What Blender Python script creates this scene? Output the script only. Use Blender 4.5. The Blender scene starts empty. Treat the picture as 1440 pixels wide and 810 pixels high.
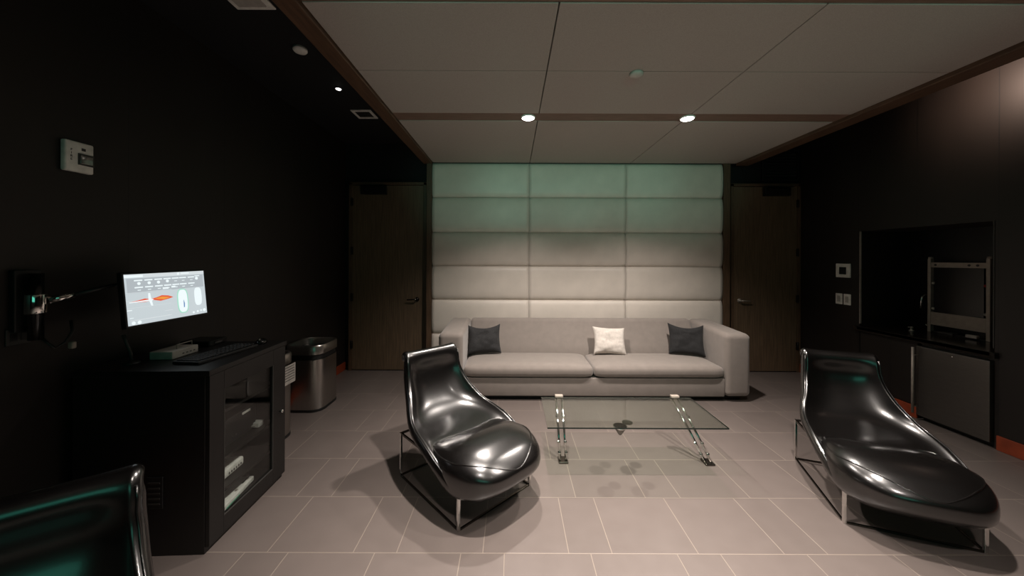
import bpy, bmesh, math, random
from mathutils import Vector, Matrix, noise
from mathutils.bvhtree import BVHTree
random.seed(7)
C = bpy.context.scene.collection
PI = math.pi

# ------------------------------------------------------------------ camera
F, HOR, ROLL, EYE = 490.0, 364.0, 0.0040, 1.5
cd = bpy.data.cameras.new('camera'); cam = bpy.data.objects.new('camera', cd); C.objects.link(cam)
cd.sensor_width = 36.0; cd.lens = 36.0 * F / 1440.0
cd.shift_y = -(405.0 - HOR) / 1440.0
cd.clip_start = 0.02
cam.matrix_world = Matrix.Translation((0, 0, EYE)) @ Matrix.Rotation(PI/2, 4, 'X') @ Matrix.Rotation(ROLL, 4, 'Z')
bpy.context.scene.camera = cam

# ------------------------------------------------------------------ materials
def mat(name, col, rough=0.5, metal=0.0, noise_scale=None, amt=0.15, bump=0.0, bscale=None, coat=0.0,
        sheen=0.0, emit=None, estr=0.0, stretch=(1, 1, 1), spec=None):
    m = bpy.data.materials.new(name); m.use_nodes = True
    nt = m.node_tree; b = nt.nodes['Principled BSDF']
    b.inputs['Roughness'].default_value = rough; b.inputs['Metallic'].default_value = metal
    b.inputs['Coat Weight'].default_value = coat; b.inputs['Sheen Weight'].default_value = sheen
    if spec is not None: b.inputs['Specular IOR Level'].default_value = spec
    if emit:
        b.inputs['Emission Color'].default_value = (*emit, 1); b.inputs['Emission Strength'].default_value = estr
    tc = nt.nodes.new('ShaderNodeTexCoord'); mp = nt.nodes.new('ShaderNodeMapping')
    mp.inputs['Scale'].default_value = stretch
    nt.links.new(tc.outputs['Object'], mp.inputs['Vector'])
    n = nt.nodes.new('ShaderNodeTexNoise'); n.inputs['Scale'].default_value = noise_scale or 20
    n.inputs['Detail'].default_value = 6
    nt.links.new(mp.outputs['Vector'], n.inputs['Vector'])
    r = nt.nodes.new('ShaderNodeValToRGB')
    r.color_ramp.elements[0].position = 0.3; r.color_ramp.elements[1].position = 0.7
    r.color_ramp.elements[0].color = (*[c * (1 - amt) for c in col], 1)
    r.color_ramp.elements[1].color = (*[min(1, c * (1 + amt)) for c in col], 1)
    nt.links.new(n.outputs['Fac'], r.inputs['Fac']); nt.links.new(r.outputs['Color'], b.inputs['Base Color'])
    if bump:
        n2 = nt.nodes.new('ShaderNodeTexNoise'); n2.inputs['Scale'].default_value = bscale or 200; n2.inputs['Detail'].default_value = 4
        nt.links.new(mp.outputs['Vector'], n2.inputs['Vector'])
        bp = nt.nodes.new('ShaderNodeBump'); bp.inputs['Strength'].default_value = bump; bp.inputs['Distance'].default_value = 0.01
        nt.links.new(n2.outputs['Fac'], bp.inputs['Height']); nt.links.new(bp.outputs['Normal'], b.inputs['Normal'])
    return m

def emat(name, col, s):
    m = bpy.data.materials.new(name); m.use_nodes = True; nt = m.node_tree
    b = nt.nodes['Principled BSDF']; b.inputs['Base Color'].default_value = (*[c*0.2 for c in col], 1)
    b.inputs['Emission Color'].default_value = (*col, 1); b.inputs['Emission Strength'].default_value = s
    b.inputs['Roughness'].default_value = 0.3
    return m

def glass_mat(name, tint, refl=1.0, ior=1.5):
    m = bpy.data.materials.new(name); m.use_nodes = True; nt = m.node_tree
    nt.nodes.remove(nt.nodes['Principled BSDF']); out = nt.nodes['Material Output']
    t = nt.nodes.new('ShaderNodeBsdfTransparent'); t.inputs['Color'].default_value = (*tint, 1)
    g = nt.nodes.new('ShaderNodeBsdfGlossy'); g.inputs['Roughness'].default_value = 0.01
    g.inputs['Color'].default_value = (refl, refl, refl, 1)
    lw = nt.nodes.new('ShaderNodeLayerWeight'); lw.inputs['Blend'].default_value = 0.5
    pw = nt.nodes.new('ShaderNodeMath'); pw.operation = 'POWER'; pw.inputs[1].default_value = 5.0
    nt.links.new(lw.outputs['Facing'], pw.inputs[0])
    fr = nt.nodes.new('ShaderNodeMath'); fr.operation = 'MULTIPLY_ADD'; fr.inputs[1].default_value = 0.95; fr.inputs[2].default_value = 0.06
    nt.links.new(pw.outputs[0], fr.inputs[0])
    mx = nt.nodes.new('ShaderNodeMixShader')
    nt.links.new(fr.outputs[0], mx.inputs['Fac']); nt.links.new(t.outputs[0], mx.inputs[1]); nt.links.new(g.outputs[0], mx.inputs[2])
    nt.links.new(mx.outputs[0], out.inputs['Surface'])
    return m

def floor_mat():
    m = bpy.data.materials.new('floor_tile'); m.use_nodes = True; nt = m.node_tree
    b = nt.nodes['Principled BSDF']
    def node(t, **k):
        n = nt.nodes.new(t)
        for a, v in k.items(): setattr(n, a, v)
        return n
    def M(op, a, bb=None, c=None):
        n = node('ShaderNodeMath', operation=op)
        for i, v in enumerate((a, bb, c)):
            if v is None: continue
            if isinstance(v, (int, float)): n.inputs[i].default_value = v
            else: nt.links.new(v, n.inputs[i])
        return n.outputs[0]
    tc = node('ShaderNodeTexCoord'); sp = node('ShaderNodeSeparateXYZ'); nt.links.new(tc.outputs['Object'], sp.inputs[0])
    X, Y = sp.outputs['X'], sp.outputs['Y']
    RH, PER = 0.417, 1.10
    v = M('DIVIDE', M('SUBTRACT', Y, 1.775), RH)
    row = M('FLOOR', v); fv = M('SUBTRACT', v, row)
    dv = M('MULTIPLY', M('MINIMUM', fv, M('SUBTRACT', 1.0, fv)), RH)
    par = M('MODULO', M('ADD', row, 100.0), 2.0)           # 0 for row 1.775..  (even)
    xs = M('ADD', X, M('MULTIPLY', par, 0.55))
    # joints of even rows: 0.296 - 1.1 = -0.804 starts the short tile
    u = M('SUBTRACT', xs, -0.804 - 11.0)
    um = M('MODULO', u, PER)
    d = None
    for j in (0.0, 0.221, 0.661, 1.10):
        dj = M('ABSOLUTE', M('SUBTRACT', um, j)); d = dj if d is None else M('MINIMUM', d, dj)
    dd = M('MINIMUM', d, dv)
    g = node('ShaderNodeMapRange'); g.inputs['From Min'].default_value = 0.0013; g.inputs['From Max'].default_value = 0.0026
    g.inputs['To Min'].default_value = 1.0; g.inputs['To Max'].default_value = 0.0
    nt.links.new(dd, g.inputs['Value'])
    # tile tone
    tid = M('ADD', M('MULTIPLY', row, 7.31), M('ADD', M('FLOOR', M('DIVIDE', u, PER)), M('MULTIPLY', M('GREATER_THAN', um, 0.221), 3.7)))
    tid = M('ADD', tid, M('MULTIPLY', M('GREATER_THAN', um, 0.661), 2.9))
    wn = node('ShaderNodeTexWhiteNoise', noise_dimensions='1D'); nt.links.new(tid, wn.inputs['W'])
    n = node('ShaderNodeTexNoise'); n.inputs['Scale'].default_value = 9; n.inputs['Detail'].default_value = 8
    nt.links.new(tc.outputs['Object'], n.inputs['Vector'])
    tone = M('ADD', M('MULTIPLY', wn.outputs['Value'], 0.10), M('MULTIPLY', n.outputs['Fac'], 0.16))
    tone = M('ADD', tone, 0.88)
    rgb = node('ShaderNodeMix', data_type='RGBA'); rgb.blend_type = 'MULTIPLY'; rgb.inputs['Factor'].default_value = 1
    rgb.inputs['A'].default_value = (0.117, 0.097, 0.088, 1)
    cb = node('ShaderNodeCombineColor'); [nt.links.new(tone, cb.inputs[i]) for i in range(3)]
    nt.links.new(cb.outputs[0], rgb.inputs['B'])
    mx = node('ShaderNodeMix', data_type='RGBA'); nt.links.new(g.outputs[0], mx.inputs['Factor'])
    nt.links.new(rgb.outputs['Result'], mx.inputs['A']); mx.inputs['B'].default_value = (0.215, 0.18, 0.15, 1)
    nt.links.new(mx.outputs['Result'], b.inputs['Base Color'])
    ro = M('ADD', M('MULTIPLY', n.outputs['Fac'], 0.12), 0.30); nt.links.new(ro, b.inputs['Roughness'])
    b.inputs['Specular IOR Level'].default_value = 0.45
    bp = node('ShaderNodeBump'); bp.inputs['Strength'].default_value = 0.25; bp.inputs['Distance'].default_value = 0.003; bp.invert = True
    nt.links.new(g.outputs[0], bp.inputs['Height']); nt.links.new(bp.outputs['Normal'], b.inputs['Normal'])
    return m

def panelled_wall_mat(name, col, rough, off, step):
    """dark wall boards with thin vertical joints every `step` metres along Y"""
    m = mat(name, col, rough, 0, 3, 0.25, stretch=(1, 1, 0.15)); nt = m.node_tree; b = nt.nodes['Principled BSDF']
    src = b.inputs['Base Color'].links[0].from_socket
    tc = nt.nodes.new('ShaderNodeTexCoord'); sp = nt.nodes.new('ShaderNodeSeparateXYZ'); nt.links.new(tc.outputs['Object'], sp.inputs[0])
    def M(op, a, bb):
        n = nt.nodes.new('ShaderNodeMath'); n.operation = op
        for i, v in enumerate((a, bb)):
            if isinstance(v, (int, float)): n.inputs[i].default_value = v
            else: nt.links.new(v, n.inputs[i])
        return n.outputs[0]
    md = M('MODULO', M('ADD', sp.outputs['Y'], 20 * step - off), step)
    jt = M('LESS_THAN', md, 0.006)
    mx = nt.nodes.new('ShaderNodeMix'); mx.data_type = 'RGBA'; nt.links.new(jt, mx.inputs['Factor'])
    nt.links.new(src, mx.inputs['A']); mx.inputs['B'].default_value = (0.0015, 0.0012, 0.001, 1)
    nt.links.new(mx.outputs['Result'], b.inputs['Base Color'])
    return m

MT = {}
MT['floor'] = floor_mat()
MT['wall'] = panelled_wall_mat('dark_brown_wall_board', (0.0115, 0.0083, 0.0062), 0.55, 2.04, 0.68)
MT['wall_r'] = panelled_wall_mat('dark_brown_wall_board_right', (0.0105, 0.0075, 0.0058), 0.5, 3.32, 0.56)
MT['black_ceiling'] = mat('black_ceiling_paint', (0.004, 0.004, 0.0045), 0.8)
MT['niche'] = mat('black_niche_laminate', (0.004, 0.004, 0.004), 0.4)
MT['cloud'] = mat('taupe_ceiling_fabric', (0.40, 0.35, 0.315), 0.9, 0, 260, 0.10, 0.15, 500)
MT['channel'] = mat('brown_channel_wood', (0.19, 0.115, 0.085), 0.6, 0, 8, 0.2, stretch=(1, 14, 1))
MT['beam'] = mat('brown_edge_wood', (0.105, 0.058, 0.034), 0.45, 0, 6, 0.3, stretch=(14, 1, 14))
MT['jamb'] = mat('brown_jamb_wood', (0.10, 0.058, 0.033), 0.5, 0, 6, 0.3, stretch=(14, 14, 1))
MT['door'] = mat('walnut_door_veneer', (0.130, 0.086, 0.052), 0.45, 0, 5, 0.28, stretch=(16, 16, 0.7))
MT['door_dark'] = mat('dark_bronze_hardware', (0.02, 0.016, 0.013), 0.4, 0.6)
MT['orange'] = mat('orange_red_skirting', (0.24, 0.040, 0.013), 0.45, 0, 12, 0.2)
MT['vinyl'] = mat('pale_padded_vinyl', (0.72, 0.655, 0.585), 0.45, 0, 5, 0.06, 0.05, 120)
MT['sofa'] = mat('warm_grey_velvet', (0.235, 0.202, 0.179), 0.8, 0, 14, 0.06, 0.08, 300, sheen=0.35)
MT['plinth'] = mat('black_plinth', (0.006, 0.006, 0.006), 0.6)
MT['pil_black'] = mat('black_pillow_cotton', (0.012, 0.012, 0.013), 0.85, 0, 60, 0.3, 0.3, 300, sheen=0.05)
MT['pil_char'] = mat('charcoal_pillow_cotton', (0.021, 0.021, 0.022), 0.85, 0, 60, 0.3, 0.3, 300, sheen=0.05)
MT['pil_white'] = mat('off_white_pillow_cotton', (0.62, 0.57, 0.52), 0.85, 0, 40, 0.1, 0.25, 90)
MT['leather'] = mat('polished_black_leather', (0.0028, 0.0023, 0.0021), 0.25, 0, 90, 0.2, 0.03, 240, coat=0.45, spec=1.0)
MT['leather'].node_tree.nodes['Principled BSDF'].inputs['Coat Roughness'].default_value = 0.10
MT['chrome'] = mat('polished_chrome', (0.78, 0.77, 0.75), 0.08, 1.0, 40, 0.05)
MT['steel_dark'] = mat('dark_plated_steel', (0.13, 0.115, 0.10), 0.25, 1.0, 40, 0.1)
MT['steel'] = mat('brushed_stainless', (0.46, 0.43, 0.40), 0.30, 1.0, 30, 0.12, stretch=(30, 30, 1))
MT['fridge'] = mat('dark_brushed_stainless', (0.19, 0.18, 0.165), 0.42, 1.0, 20, 0.12, stretch=(1, 1, 30))
MT['aluminium'] = mat('satin_aluminium', (0.36, 0.315, 0.27), 0.5, 0.35, 30, 0.1)
MT['cab'] = mat('black_brown_cabinet_veneer', (0.0065, 0.0055, 0.005), 0.42, 0, 6, 0.3, stretch=(10, 10, 1))
MT['black'] = mat('black_plastic', (0.008, 0.008, 0.008), 0.45)
MT['black_gloss'] = mat('black_gloss_plastic', (0.006, 0.006, 0.006), 0.18)
MT['dark_grey'] = mat('dark_grey_plastic', (0.035, 0.033, 0.03), 0.5)
MT['white'] = mat('white_plastic', (0.80, 0.78, 0.73), 0.45)
MT['white_dim'] = mat('off_white_plastic', (0.45, 0.42, 0.38), 0.5)
MT['red'] = mat('red_plastic', (0.35, 0.03, 0.02), 0.4)
MT['lens'] = mat('clear_strobe_lens', (0.30, 0.30, 0.29), 0.1, 0.6)
MT['ink'] = mat('dark_ink', (0.03, 0.03, 0.03), 0.7)
MT['green'] = mat('green_plastic', (0.10, 0.42, 0.25), 0.4)
MT['counter'] = mat('black_stone_counter', (0.014, 0.011, 0.009), 0.16, 0, 60, 0.5)
MT['glass'] = glass_mat('clear_table_glass', (0.90, 0.94, 0.91))
MT['door_glass'] = glass_mat('cabinet_door_glass', (0.86, 0.88, 0.87), 0.9)
MT['glass_edge'] = mat('dark_green_glass_edge', (0.012, 0.020, 0.017), 0.1)
MT['lamp'] = emat('lit_downlight_lens', (1.0, 0.96, 0.90), 14)
MT['lamp_small'] = emat('lit_spot_lens', (1.0, 0.97, 0.92), 4)
MT['screen'] = emat('lit_grey_screen', (0.31, 0.345, 0.36), 1.85)
MT['scr_white'] = emat('screen_white', (0.86, 0.95, 0.97), 1.0)
MT['scr_mid'] = emat('screen_line', (0.66, 0.71, 0.73), 1.0)
MT['scr_dark'] = emat('screen_dark_line', (0.29, 0.32, 0.34), 1.5)
MT['scr_red'] = emat('screen_red', (0.75, 0.11, 0.05), 1.0)
MT['scr_orange'] = emat('screen_orange', (0.85, 0.33, 0.05), 1.0)
MT['scr_blue'] = emat('screen_blue', (0.10, 0.22, 0.45), 1.0)
MT['scr_green'] = emat('screen_green', (0.35, 0.72, 0.55), 1.0)

# ------------------------------------------------------------------ helpers
def build(name, bm, m, parent=None, smooth=False, mods=None):
    me = bpy.data.meshes.new(name)
    bmesh.ops.recalc_face_normals(bm, faces=bm.faces[:])
    bm.to_mesh(me); bm.free()
    for x in (m if isinstance(m, (list, tuple)) else [m]): me.materials.append(MT[x])
    if smooth:
        for p in me.polygons: p.use_smooth = True
    o = bpy.data.objects.new(name, me); C.objects.link(o)
    if parent: o.parent = parent
    return o

def thing(name, label, cat, loc=(0, 0, 0), rz=0, group=None):
    o = bpy.data.objects.new(name, None); C.objects.link(o); o.empty_display_size = 0.1
    o.location = loc; o.rotation_euler = (0, 0, rz); o['label'] = label; o['category'] = cat
    if group: o['group'] = group
    return o

def tag(o, label, cat, group=None):
    o['label'] = label; o['category'] = cat
    if group: o['group'] = group
    return o

def struct(o, label=None, cat=None):
    o['kind'] = 'structure'
    if label: o['label'] = label
    if cat: o['category'] = cat
    return o

def copy_tree(o, parent=None):
    c = o.copy(); C.objects.link(c)
    if parent is not None: c.parent = parent
    for ch in list(o.children): copy_tree(ch, c)
    return c

def box(bm, x0, x1, y0, y1, z0, z1, bev=0.0, seg=2, mtx=None, mi=0):
    b2 = bmesh.new()
    bmesh.ops.create_cube(b2, size=1.0)
    for v in b2.verts:
        v.co = Vector(((x0+x1)/2 + v.co.x*(x1-x0), (y0+y1)/2 + v.co.y*(y1-y0), (z0+z1)/2 + v.co.z*(z1-z0)))
    if bev > 0:
        bmesh.ops.bevel(b2, geom=b2.edges[:], offset=bev, segments=seg, profile=0.5, affect='EDGES')
    merge(bm, b2, mtx, mi)

def merge(bm, b2, mtx=None, mi=0):
    if mtx is not None: bmesh.ops.transform(b2, matrix=mtx, verts=b2.verts[:])
    mp = {v: bm.verts.new(v.co) for v in b2.verts}
    for f in b2.faces:
        try:
            nf = bm.faces.new([mp[v] for v in f.verts]); nf.material_index = mi; nf.smooth = f.smooth
        except ValueError: pass
    b2.free()

def tube(bm, pts, r, n=10, closed=False, mi=0):
    pts = [Vector(p) for p in pts]; N = len(pts); rings = []
    rs = r if isinstance(r, (list, tuple)) else [r]*N
    prev = None
    for i, p in enumerate(pts):
        if closed: t = pts[(i+1) % N] - pts[i-1]
        else: t = pts[min(i+1, N-1)] - pts[max(i-1, 0)]
        t.normalize()
        if prev is None:
            a = Vector((0, 0, 1)) if abs(t.z) < 0.9 else Vector((1, 0, 0))
            u = t.cross(a).normalized()
        else:
            u = (prev - t * prev.dot(t)); u = u.normalized() if u.length > 1e-6 else t.orthogonal().normalized()
        w = t.cross(u); prev = u
        rings.append([bm.verts.new(p + (u*math.cos(2*PI*k/n) + w*math.sin(2*PI*k/n))*rs[i]) for k in range(n)])
    L = N if closed else N-1
    for i in range(L):
        A, B = rings[i], rings[(i+1) % N]
        for k in range(n):
            f = bm.faces.new((A[k], A[(k+1) % n], B[(k+1) % n], B[k])); f.smooth = True; f.material_index = mi
    if not closed:
        bm.faces.new(rings[0][::-1]).material_index = mi; bm.faces.new(rings[-1]).material_index = mi

def lathe(bm, prof, c=(0, 0, 0), n=32, axis='Z', mi=0, smooth=True):
    """prof: list of (r, h)"""
    rings = []
    for r, h in prof:
        ring = []
        for k in range(n):
            a = 2*PI*k/n
            if axis == 'Z': v = (r*math.cos(a), r*math.sin(a), h)
            elif axis == 'X': v = (h, r*math.cos(a), r*math.sin(a))
            else: v = (r*math.cos(a), h, r*math.sin(a))
            ring.append(bm.verts.new(Vector(v) + Vector(c)))
        rings.append(ring)
    for A, B in zip(rings, rings[1:]):
        for k in range(n):
            f = bm.faces.new((A[k], A[(k+1) % n], B[(k+1) % n], B[k])); f.smooth = smooth; f.material_index = mi
    bm.faces.new(rings[0][::-1]).material_index = mi; bm.faces.new(rings[-1]).material_index = mi

def ball(bm, c, r, mi=0):
    b2 = bmesh.new(); bmesh.ops.create_uvsphere(b2, u_segments=16, v_segments=10, radius=r)
    for f in b2.faces: f.smooth = True
    merge(bm, b2, Matrix.Translation(c), mi)

def prism(bm, poly, x0, x1, bev=0.0, seg=3):
    """poly in (y,z), extruded along x"""
    b2 = bmesh.new()
    A = [b2.verts.new((x0, y, z)) for y, z in poly]; B = [b2.verts.new((x1, y, z)) for y, z in poly]
    b2.faces.new(A); b2.faces.new(B[::-1]); n = len(poly)
    for i in range(n): b2.faces.new((A[i], B[i], B[(i+1) % n], A[(i+1) % n]))
    bmesh.ops.recalc_face_normals(b2, faces=b2.faces[:])
    if bev: bmesh.ops.bevel(b2, geom=b2.edges[:], offset=bev, segments=seg, profile=0.5, affect='EDGES')
    merge(bm, b2)

def B(name, args, m, parent=None, smooth=False):
    bm = bmesh.new()
    for a in args: box(bm, *a)
    o = build(name, bm, m, parent)
    if smooth: auto(o)
    return o

def auto(o, ang=40):
    me = o.data
    for p in me.polygons: p.use_smooth = True
    bm = bmesh.new(); bm.from_mesh(me)
    for e in bm.edges:
        if len(e.link_faces) == 2 and e.calc_face_angle(0) > math.radians(ang): e.smooth = False
    bm.to_mesh(me); bm.free()
    return o

def subsurf(o, lv=2):
    m = o.modifiers.new('smooth', 'SUBSURF'); m.levels = lv; m.render_levels = lv
    for p in o.data.polygons: p.use_smooth = True
    return o

def text_obj(name, body, size, mtx, m, parent=None, depth=0.0006):
    cu = bpy.data.curves.new(name, 'FONT'); cu.body = body; cu.size = size; cu.extrude = depth
    cu.align_x = 'CENTER'; cu.align_y = 'CENTER'
    t = bpy.data.objects.new('tmp_text', cu); C.objects.link(t)
    me = bpy.data.meshes.new_from_object(t.evaluated_get(bpy.context.evaluated_depsgraph_get()))
    bpy.data.objects.remove(t); bpy.data.curves.remove(cu)
    me.transform(mtx); me.materials.clear(); me.materials.append(MT[m])
    o = bpy.data.objects.new(name, me); C.objects.link(o)
    if parent: o.parent = parent
    return o

# ------------------------------------------------------------------ room
XL, XR, YB, YF, ZC = -2.25, 3.86, 4.70, -3.0, 3.05
struct(B('floor', [(XL-.3, XR+1.0, YF-.2, YB+.3, -.1, 0)], 'floor'))
struct(B('ceiling', [(XL-.3, XR+1.0, YF-.2, YB+.3, ZC, ZC+.1)], 'black_ceiling'))
struct(B('wall_left', [(XL-.2, XL, YF-.2, YB+.2, 0, ZC)], 'wall'))
struct(B('wall_back', [(XL, XR+.6, YB, YB+.2, 0, ZC)], 'black_ceiling'))
struct(B('wall_front', [(XL, XR+.6, YF-.2, YF, 0, ZC)], 'wall'))
NY0, NY1, NZ = 2.785, 3.868, 1.82       # bar niche opening in the right wall
ND = 4.42
wr = bmesh.new()
box(wr, XR, XR+.75, YF, NY0, 0, ZC); box(wr, XR, XR+.75, NY1, YB, 0, ZC)
box(wr, XR, XR+.75, NY0, NY1, NZ, ZC)
struct(build('wall_right', wr, 'wall_r'))
struct(B('wall_niche', [(ND, ND+.1, NY0, NY1, 0, NZ)], 'niche'))
struct(B('trim_6', [(XR-.004, XR+.012, NY1-.010, NY1-.0005, .80, NZ-.001)], 'aluminium'))
struct(B('trim_7', [(XR-.004, XR+.012, NY0+.0005, NY0+.008, .80, NZ-.001)], 'dark_grey'))
struct(B('baseboard_left', [(XL, XL+.014, YF, YB-.002, 0, .105, .003)], 'orange'))
struct(B('baseboard_right', [(XR-.014, XR, NY1-.56, YB-.002, 0, .115, .003), (XR-.014, XR, YF, NY0-.02, 0, .115, .003)], 'orange'))

# lowered fabric ceiling with wooden channels
ZK = 2.767
CX0, CX1 = -1.05, 2.95
xs = [CX0, .23, 1.56, CX1]
chans = [(3.04, 3.20), (1.56, 1.72), (.08, .24), (-1.40, -1.24)]
ys = [(3.205, 4.60), (2.352, 3.035), (1.725, 2.348), (.90, 1.555), (.245, .896), (-1.235, .075), (-2.98, -1.405)]
bm = bmesh.new()
for i in range(3):
    for y0, y1 in ys:
        box(bm, xs[i]+.003, xs[i+1]-.003, y0, y1, ZK, ZK+.06, .004, 2)
struct(build('ceiling_cloud', bm, 'cloud'))
for i, (a, b) in enumerate(chans):
    struct(B('trim_%d' % (8+i), [(CX0, CX1, a, b, ZK+.004, ZK+.05)], 'channel'))
struct(B('ceiling_backing', [(CX0, CX1, -2.98, 4.60, ZK+.062, ZK+.09)], 'black_ceiling'))
struct(B('trim_1', [(CX0-.12, CX0-.001, -2.98, 4.60, ZK-.022, ZK+.10, .006)], 'beam'))
struct(B('trim_2', [(CX1+.001, CX1+.16, -2.98, 4.60, ZK-.030, ZK+.10, .006)], 'beam'))

# padded wall with its wooden jambs
PX = [-1.055, .222, 1.498, 2.772]
struct(B('wall_padding', [(PX[0]-.03, PX[-1]+.04, 4.625, 4.699, 0, 2.9)], 'plinth'))
struct(B('trim_3', [(PX[0]-.068, PX[0]-.004, 4.565, 4.699, 0, ZK+.05, .003)], 'jamb'))
struct(B('trim_4', [(PX[-1]+.010, PX[-1]+.10, 4.585, 4.699, 0, ZK+.05, .003)], 'jamb'))
zs = [.05, .505, .956, 1.402, 1.850, 2.312, 2.762]
rown = ['bottom row behind the sofa', 'second row up just above the sofa back', 'third row up from the floor',
        'third row down from the ceiling', 'second row down from the ceiling', 'top row under the ceiling']
coln = ['left', 'middle', 'right']
def pad(w, h):
    bm = bmesh.new(); nx, nz = 30, 14; V = []
    for j in range(nz+1):
        r = []
        for i in range(nx+1):
            u, v = i/nx*2-1, j/nz*2-1
            # flat sides along the column joints, full round along the row joints
            bul = (1-abs(v)**3.2)**.55 * .85 + .15*(1-v*v)
            e = 1.0
            r.append(bm.verts.new((u*w/2, -.012-.034*bul*e, v*h/2)))
        V.append(r)
    for j in range(nz):
        for i in range(nx):
            bm.faces.new((V[j][i], V[j][i+1], V[j+1][i+1], V[j+1][i])).smooth = True
    # back
    bk = [bm.verts.new((sx*w/2, 0, sz*h/2)) for sx, sz in ((-1, -1), (1, -1), (1, 1), (-1, 1))]
    bm.faces.new(bk)
    bm.faces.new([bk[0], *V[0], bk[1]]); bm.faces.new([bk[3], *V[nz], bk[2]])
    bm.faces.new([bk[0], *[V[j][0] for j in range(nz+1)], bk[3]]); bm.faces.new([bk[1], *[V[j][nx] for j in range(nz+1)], bk[2]])
    return bm
for r in range(6):
    for c in range(3):
        if r == 0 and c > 0: continue
        w = PX[c+1]-PX[c]-.0012; h = zs[r+1]-zs[r]-.002
        o = build('padded_wall_panel', pad(w, h), 'vinyl')
        o.location = ((PX[c]+PX[c+1])/2, 4.624, (zs[r]+zs[r+1])/2)
        tag(o, 'pale padded vinyl wall panel, %s column of the %s' % (coln[c], rown[r]), 'wall panel', 'padded panels on the back wall')

# doors
def door(n, x0, x1, hinge_left, side):
    d = thing('door_%d' % n, 'closed walnut veneer door %s' % side, 'door', ((x0+x1)/2, YB, 0)); d['kind'] = 'structure'
    w = (x1-x0)/2; zt = 2.475
    B('door_leaf', [(-w, w, -.040, -.003, .012, zt, .002)], 'door', d)
    B('door_frame', [(-w-.045, -w-.004, -.05, -.001, 0, zt+.04, .002), (w+.004, w+.045, -.05, -.001, 0, zt+.04, .002),
                     (-w-.045, w+.045, -.05, -.001, zt+.005, zt+.045, .002)], 'jamb', d)
    hx = -w-.004 if hinge_left else w+.004
    for z in (2.25, 1.60, .98, .35):
        bm = bmesh.new(); tube(bm, [(hx, -.056, z-.055), (hx, -.056, z+.055)], .008); box(bm, hx-.016, hx+.016, -.055, -.041, z-.05, z+.05)
        build('hinge', bm, 'door_dark', d)
    cx = hx + (.30 if hinge_left else -.30)
    cl = bmesh.new(); box(cl, cx-.17, cx+.17, -.10, -.041, zt-.125, zt-.012, .008)
    c = build('door_closer', cl, 'door_dark', d)
    B('closer_arm', [(cx-.15, cx+.1, -.13, -.101, zt-.05, zt-.035, .003)], 'door_dark', c)
    s = 1 if hinge_left else -1
    lx = s*(w-.075); z = .955
    bm = bmesh.new(); lathe(bm, [(.028, -.041), (.028, -.050), (.012, -.052), (.010, -.085)], (lx, 0, z), 20, 'Y')
    tube(bm, [(lx, -.085, z), (lx-s*.03, -.088, z), (lx-s*.125, -.082, z-.004)], [.011, .010, .008])
    build('lever_handle', bm, 'steel_dark' if n == 1 else 'aluminium', d)
door(1, -2.135, -1.19, True, 'at the left of the padded wall')
door(2, 2.965, 3.81, False, 'at the right of the padded wall')

# louvred grille above the right door
g = thing('louvred_grille', 'black louvred air grille above the right hand door', 'grille', (3.60, YB, 2.56))
B('frame', [(-.25, .25, -.03, -.001, 0, .02, .002), (-.25, .25, -.03, -.001, .40, .42, .002), (-.25, -.23, -.03, -.001, .02, .40, .002), (.23, .25, -.03, -.001, .02, .40, .002)], 'black', g)
for k in range(9):
    bm = bmesh.new(); box(bm, -.228, .228, -.012, .012, -.002, .002, 0, 1, Matrix.Translation((0, -.016, .045+.04*k)) @ Matrix.Rotation(math.radians(38), 4, 'X'))
    build('slat', bm, 'dark_grey', g)

# ------------------------------------------------------------------ ceiling fixtures
def downlight(x, y, label):
    t = thing('downlight', label, 'downlight', (x, y, ZK+.004), 0, 'downlights in the lowered ceiling')
    bm = bmesh.new(); lathe(bm, [(.064, 0), (.066, -.004), (.060, -.012), (.056, -.012)], n=32); build('trim_ring', bm, 'white', t)
    bm = bmesh.new(); lathe(bm, [(.055, -.0125), (.050, -.016), (.001, -.018)], n=32); build('lens', bm, 'lamp', t)
    return t
downlight(.14, 3.12, 'lit round downlight in the wooden channel nearest the sofa, left of the two')
downlight(1.565, 3.12, 'lit round downlight in the wooden channel nearest the sofa, right of the two')
def spot(x, y, z, e, size=125, blend=1.0, col=(1.0, .90, .825), r=.045):
    l = bpy.data.lights.new('downlight_lamp', 'SPOT'); l.energy = e; l.spot_size = math.radians(size); l.spot_blend = blend
    l.color = col; l.shadow_soft_size = r
    o = bpy.data.objects.new('downlight_lamp', l); C.objects.link(o); o.location = (x, y, z); return o
for y, e, a in ((3.12, 265, 119), (1.64, 500, 96), (.16, 330, 96), (-1.32, 60, 110)):
    for x in (.14, 1.565): spot(x, y, ZK-.035, e*(1 if x < 1 or y > 2 else .7), a)

bm = bmesh.new(); lathe(bm, [(.044, 0), (.046, -.012), (.040, -.020), (.012, -.024), (.001, -.024)])
o = build('smoke_detector', bm, 'white_dim'); o.location = (.84, 2.37, ZK)
tag(o, 'small white smoke detector disc on the fabric ceiling between the downlights', 'smoke detector')
bm = bmesh.new(); lathe(bm, [(.047, 0), (.049, -.016), (.042, -.026), (.014, -.030), (.001, -.030)])
o = build('smoke_detector', bm, 'white'); o.location = (-1.572, 2.576, ZC)
tag(o, 'white round smoke detector on the black side ceiling at upper left', 'smoke detector')
t = thing('spotlight', 'tiny lit recessed spotlight in the black side ceiling', 'spotlight', (-1.589, 3.178, ZC))
bm = bmesh.new(); lathe(bm, [(.034, 0), (.034, -.004), (.026, -.008)]); build('trim_ring', bm, 'black', t)
bm = bmesh.new(); lathe(bm, [(.024, -.0085), (.018, -.013), (.001, -.014)]); build('lens', bm, 'lamp_small', t)
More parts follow.
